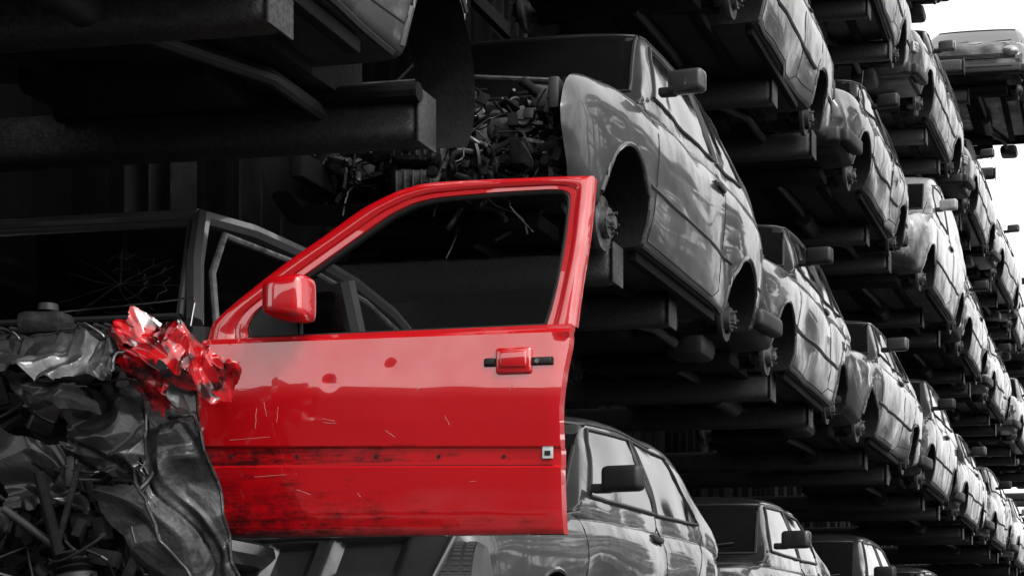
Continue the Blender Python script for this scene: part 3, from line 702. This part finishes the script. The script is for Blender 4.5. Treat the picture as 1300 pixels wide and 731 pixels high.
M_DARKM=mat('black_crushed_panel',.008,rough=.35,coat=.4,noise_amt=.6,nscale=8,bump=.3,rough_var=.3)
bm=bmesh.new()
crumple(bm,W(-2.98,5.0,1.02),(.22,-.02,.01),(.05,-.06,-.10),90,50,.028,2,0,.14,1.4,.0012)
crumple(bm,W(-2.86,4.98,1.08),(.25,.10,-.12),(.0,-.05,-.15),90,60,.028,15,0,.14,1.5,.0012)
crumple(bm,W(-2.89,4.93,.98),(.17,-.02,-.02),(.06,.02,-.21),70,64,.024,5,0,.2,1.3,.0012)
crumple(bm,W(-2.80,5.10,1.0),(.14,.18,-.05),(-.03,.0,-.12),60,44,.016,9,0,.1,1.3,.0012)
finish(bm,'crumpled_red_fender',[M_REDC],40,recalc=False,parent=wreck)
bm=bmesh.new()
crumple(bm,W(-3.24,4.97,1.0),(.42,.0,-.02),(-.02,-.12,-.14),140,56,.028,3,0,.07,1.5,.002,.004)
crumple(bm,W(-3.22,4.90,.90),(.26,.0,-.02),(.04,.02,-.12),90,50,.026,13,0,.1,1.4,.002)
crumple(bm,W(-3.05,4.92,.86),(.24,.04,-.02),(.02,.02,-.26),80,90,.026,31,2,.08,1.2,.003,.004)
crumple(bm,W(-2.90,5.12,.88),(.12,.10,0),(.02,.03,-.30),60,100,.012,21,0,.08,1.2,.002,.004)
crumple(bm,W(-2.96,5.10,.78),(.20,.08,.0),(.12,.06,-.50),80,150,.018,4,1,.06,1.2,.003,.005)
crumple(bm,W(-3.0,4.98,.58),(.14,.0,.0),(.22,.06,-.36),60,120,.018,6,1,.08,1.2,.003,.005)
crumple(bm,W(-3.3,4.95,.26),(.60,.0,-.02),(.05,-.02,-.18),150,50,.02,8,2,.05,1.,.003,.006)
crumple(bm,W(-3.3,5.0,.74),(.30,.0,-.05),(.02,-.02,-.22),80,70,.03,18,2,.08,1.2)
finish(bm,'torn_inner_fender',[M_GALV,M_PALE,M_DARKM],40,recalc=False,parent=wreck)
bm=bmesh.new()
DK=[WE,WE,WE,RU,TR,WE,ME]
engine_fill(bm,-3.5,-2.85,5.0,5.35,EYE+.1,EYE+.92,90,99,1.0,DK)
engine_fill(bm,-3.3,-2.9,4.94,5.1,EYE+.2,EYE+.62,30,55,.8,DK)
box(bm,W(-3.35,5.2,.98),(.5,.25,.06),TR,.02); box(bm,W(-3.19,5.10,1.05),(.14,.10,.07),ME,.02); lathe(bm,W(-3.17,5.08,1.085),(0,0,1),[(0,.03),(.02,.028),(.02,0)],RU,16)
for (a,b_,rr,m_) in (((-3.10,4.92,.60),(-3.02,4.96,.22),.016,WE),((-3.22,4.94,.50),(-3.05,4.96,.38),.012,TR),((-2.98,4.93,.62),(-3.06,4.95,.40),.009,ME)):
    cyl(bm,W(*a),W(*b_),rr,m_,12)
lathe(bm,W(-3.02,4.95,.38),(.2,0,-1),[(0,.02),(.01,.045),(.02,.03),(.03,.05),(.04,.032),(.05,.055),(.06,.035),(.07,.06),(.10,.06),(.10,0)],RU,20)
CM2=CM[:]; CM2[ME]=M_METD
finish(bm,'engine_remains',CM2,30,parent=wreck)
# loose stamped panel and tyre under the door
bm=bmesh.new()
nu,nv=70,24; g=[]
for i in range(nu+1):
    row=[]
    for j in range(nv+1):
        s=i/nu;t=j/nv; x=-2.95+.72*s; z=.30+.19*t+ .02*s; y=5.72+.16*t
        d=0
        for cx,cz,rx,rz in ((.25,.45,.10,.33),(.62,.5,.16,.33)):
            k=max(abs(s-cx)/rx,abs(t-cz)/rz); d+=.03*max(0,min(1,(1.15-k)/.3))
        if t>.9: d-=.012
        row.append(bm.verts.new(W(x,y+d,z)))
    g.append(row)
for i in range(nu):
    for j in range(nv): bm.faces.new((g[i][j],g[i+1][j],g[i+1][j+1],g[i][j+1]))
tube(bm,[W(-2.95,5.72,.30),W(-2.6,5.71,.295),W(-2.25,5.72,.32),W(-2.22,5.88,.51)],.012,0,8)
finish(bm,'scrap_body_panel',[PAINTS['silver']],28,recalc=False)
bm=bmesh.new()
TC=W(-2.42,6.45,.20)
lathe(bm,TC,(1,0.25,0),[(-.09,.16),(-.095,.24),(-.085,.29),(-.06,.305),(.06,.305),(.085,.29),(.095,.24),(.09,.16)],0,48)
for k in range(64):
    a=2*math.pi*k/64; ax=Vector((1,.25,0)).normalized(); A,B=frame(ax); rd_=(A*math.cos(a)+B*math.sin(a))
    for s in (-.04,0,.04): cyl(bm,TC+rd_*.300+ax*(s-.014),TC+rd_*.300+ax*(s+.014),.009,0,6)
finish(bm,'scrap_tyre',[M_RUB],30)
# ---------------------------------------------------------------- light
w=bpy.data.worlds.new('World'); scene.world=w; w.use_nodes=True
nt=w.node_tree; bg=nt.nodes['Background']
sky=nt.nodes.new('ShaderNodeTexSky'); sky.sky_type='NISHITA'; sky.sun_disc=False; sky.sun_elevation=math.radians(48)
az=math.radians(125)
sky.sun_rotation=az; sky.dust_density=3
bw=nt.nodes.new('ShaderNodeRGBToBW'); nt.links.new(sky.outputs[0],bw.inputs[0])
ov=nt.nodes.new('ShaderNodeMath'); ov.operation='MULTIPLY_ADD'; ov.inputs[1].default_value=1.6; ov.inputs[2].default_value=7.0   # bright even cloud layer
nt.links.new(bw.outputs[0],ov.inputs[0]); nt.links.new(ov.outputs[0],bg.inputs[0]); bg.inputs[1].default_value=.15
ld=bpy.data.lights.new('sun','SUN'); ld.energy=1.5; ld.angle=math.radians(12); ld.color=(1,1,1)
lo=bpy.data.objects.new('sun',ld); COL.objects.link(lo)
el=math.radians(48); d=Vector((math.sin(az)*math.cos(el),math.cos(az)*math.cos(el),math.sin(el)))
lo.rotation_euler=d.to_track_quat('Z','Y').to_euler(); lo.location=(8,-8,18)
# ---------------------------------------------------------------- camera
cd=bpy.data.cameras.new('camera'); cam=bpy.data.objects.new('camera',cd); COL.objects.link(cam)
cam.location=(0,0,EYE); cam.rotation_euler=(math.radians(90),0,math.atan(478/2450))
cd.lens=2450/1300*36; cd.sensor_width=36; cd.shift_x=-348/1300; cd.shift_y=504.5/1300; cd.clip_end=2500
scene.camera=cam
scene.view_settings.view_transform='Standard'; scene.view_settings.look='None'; scene.view_settings.exposure=0
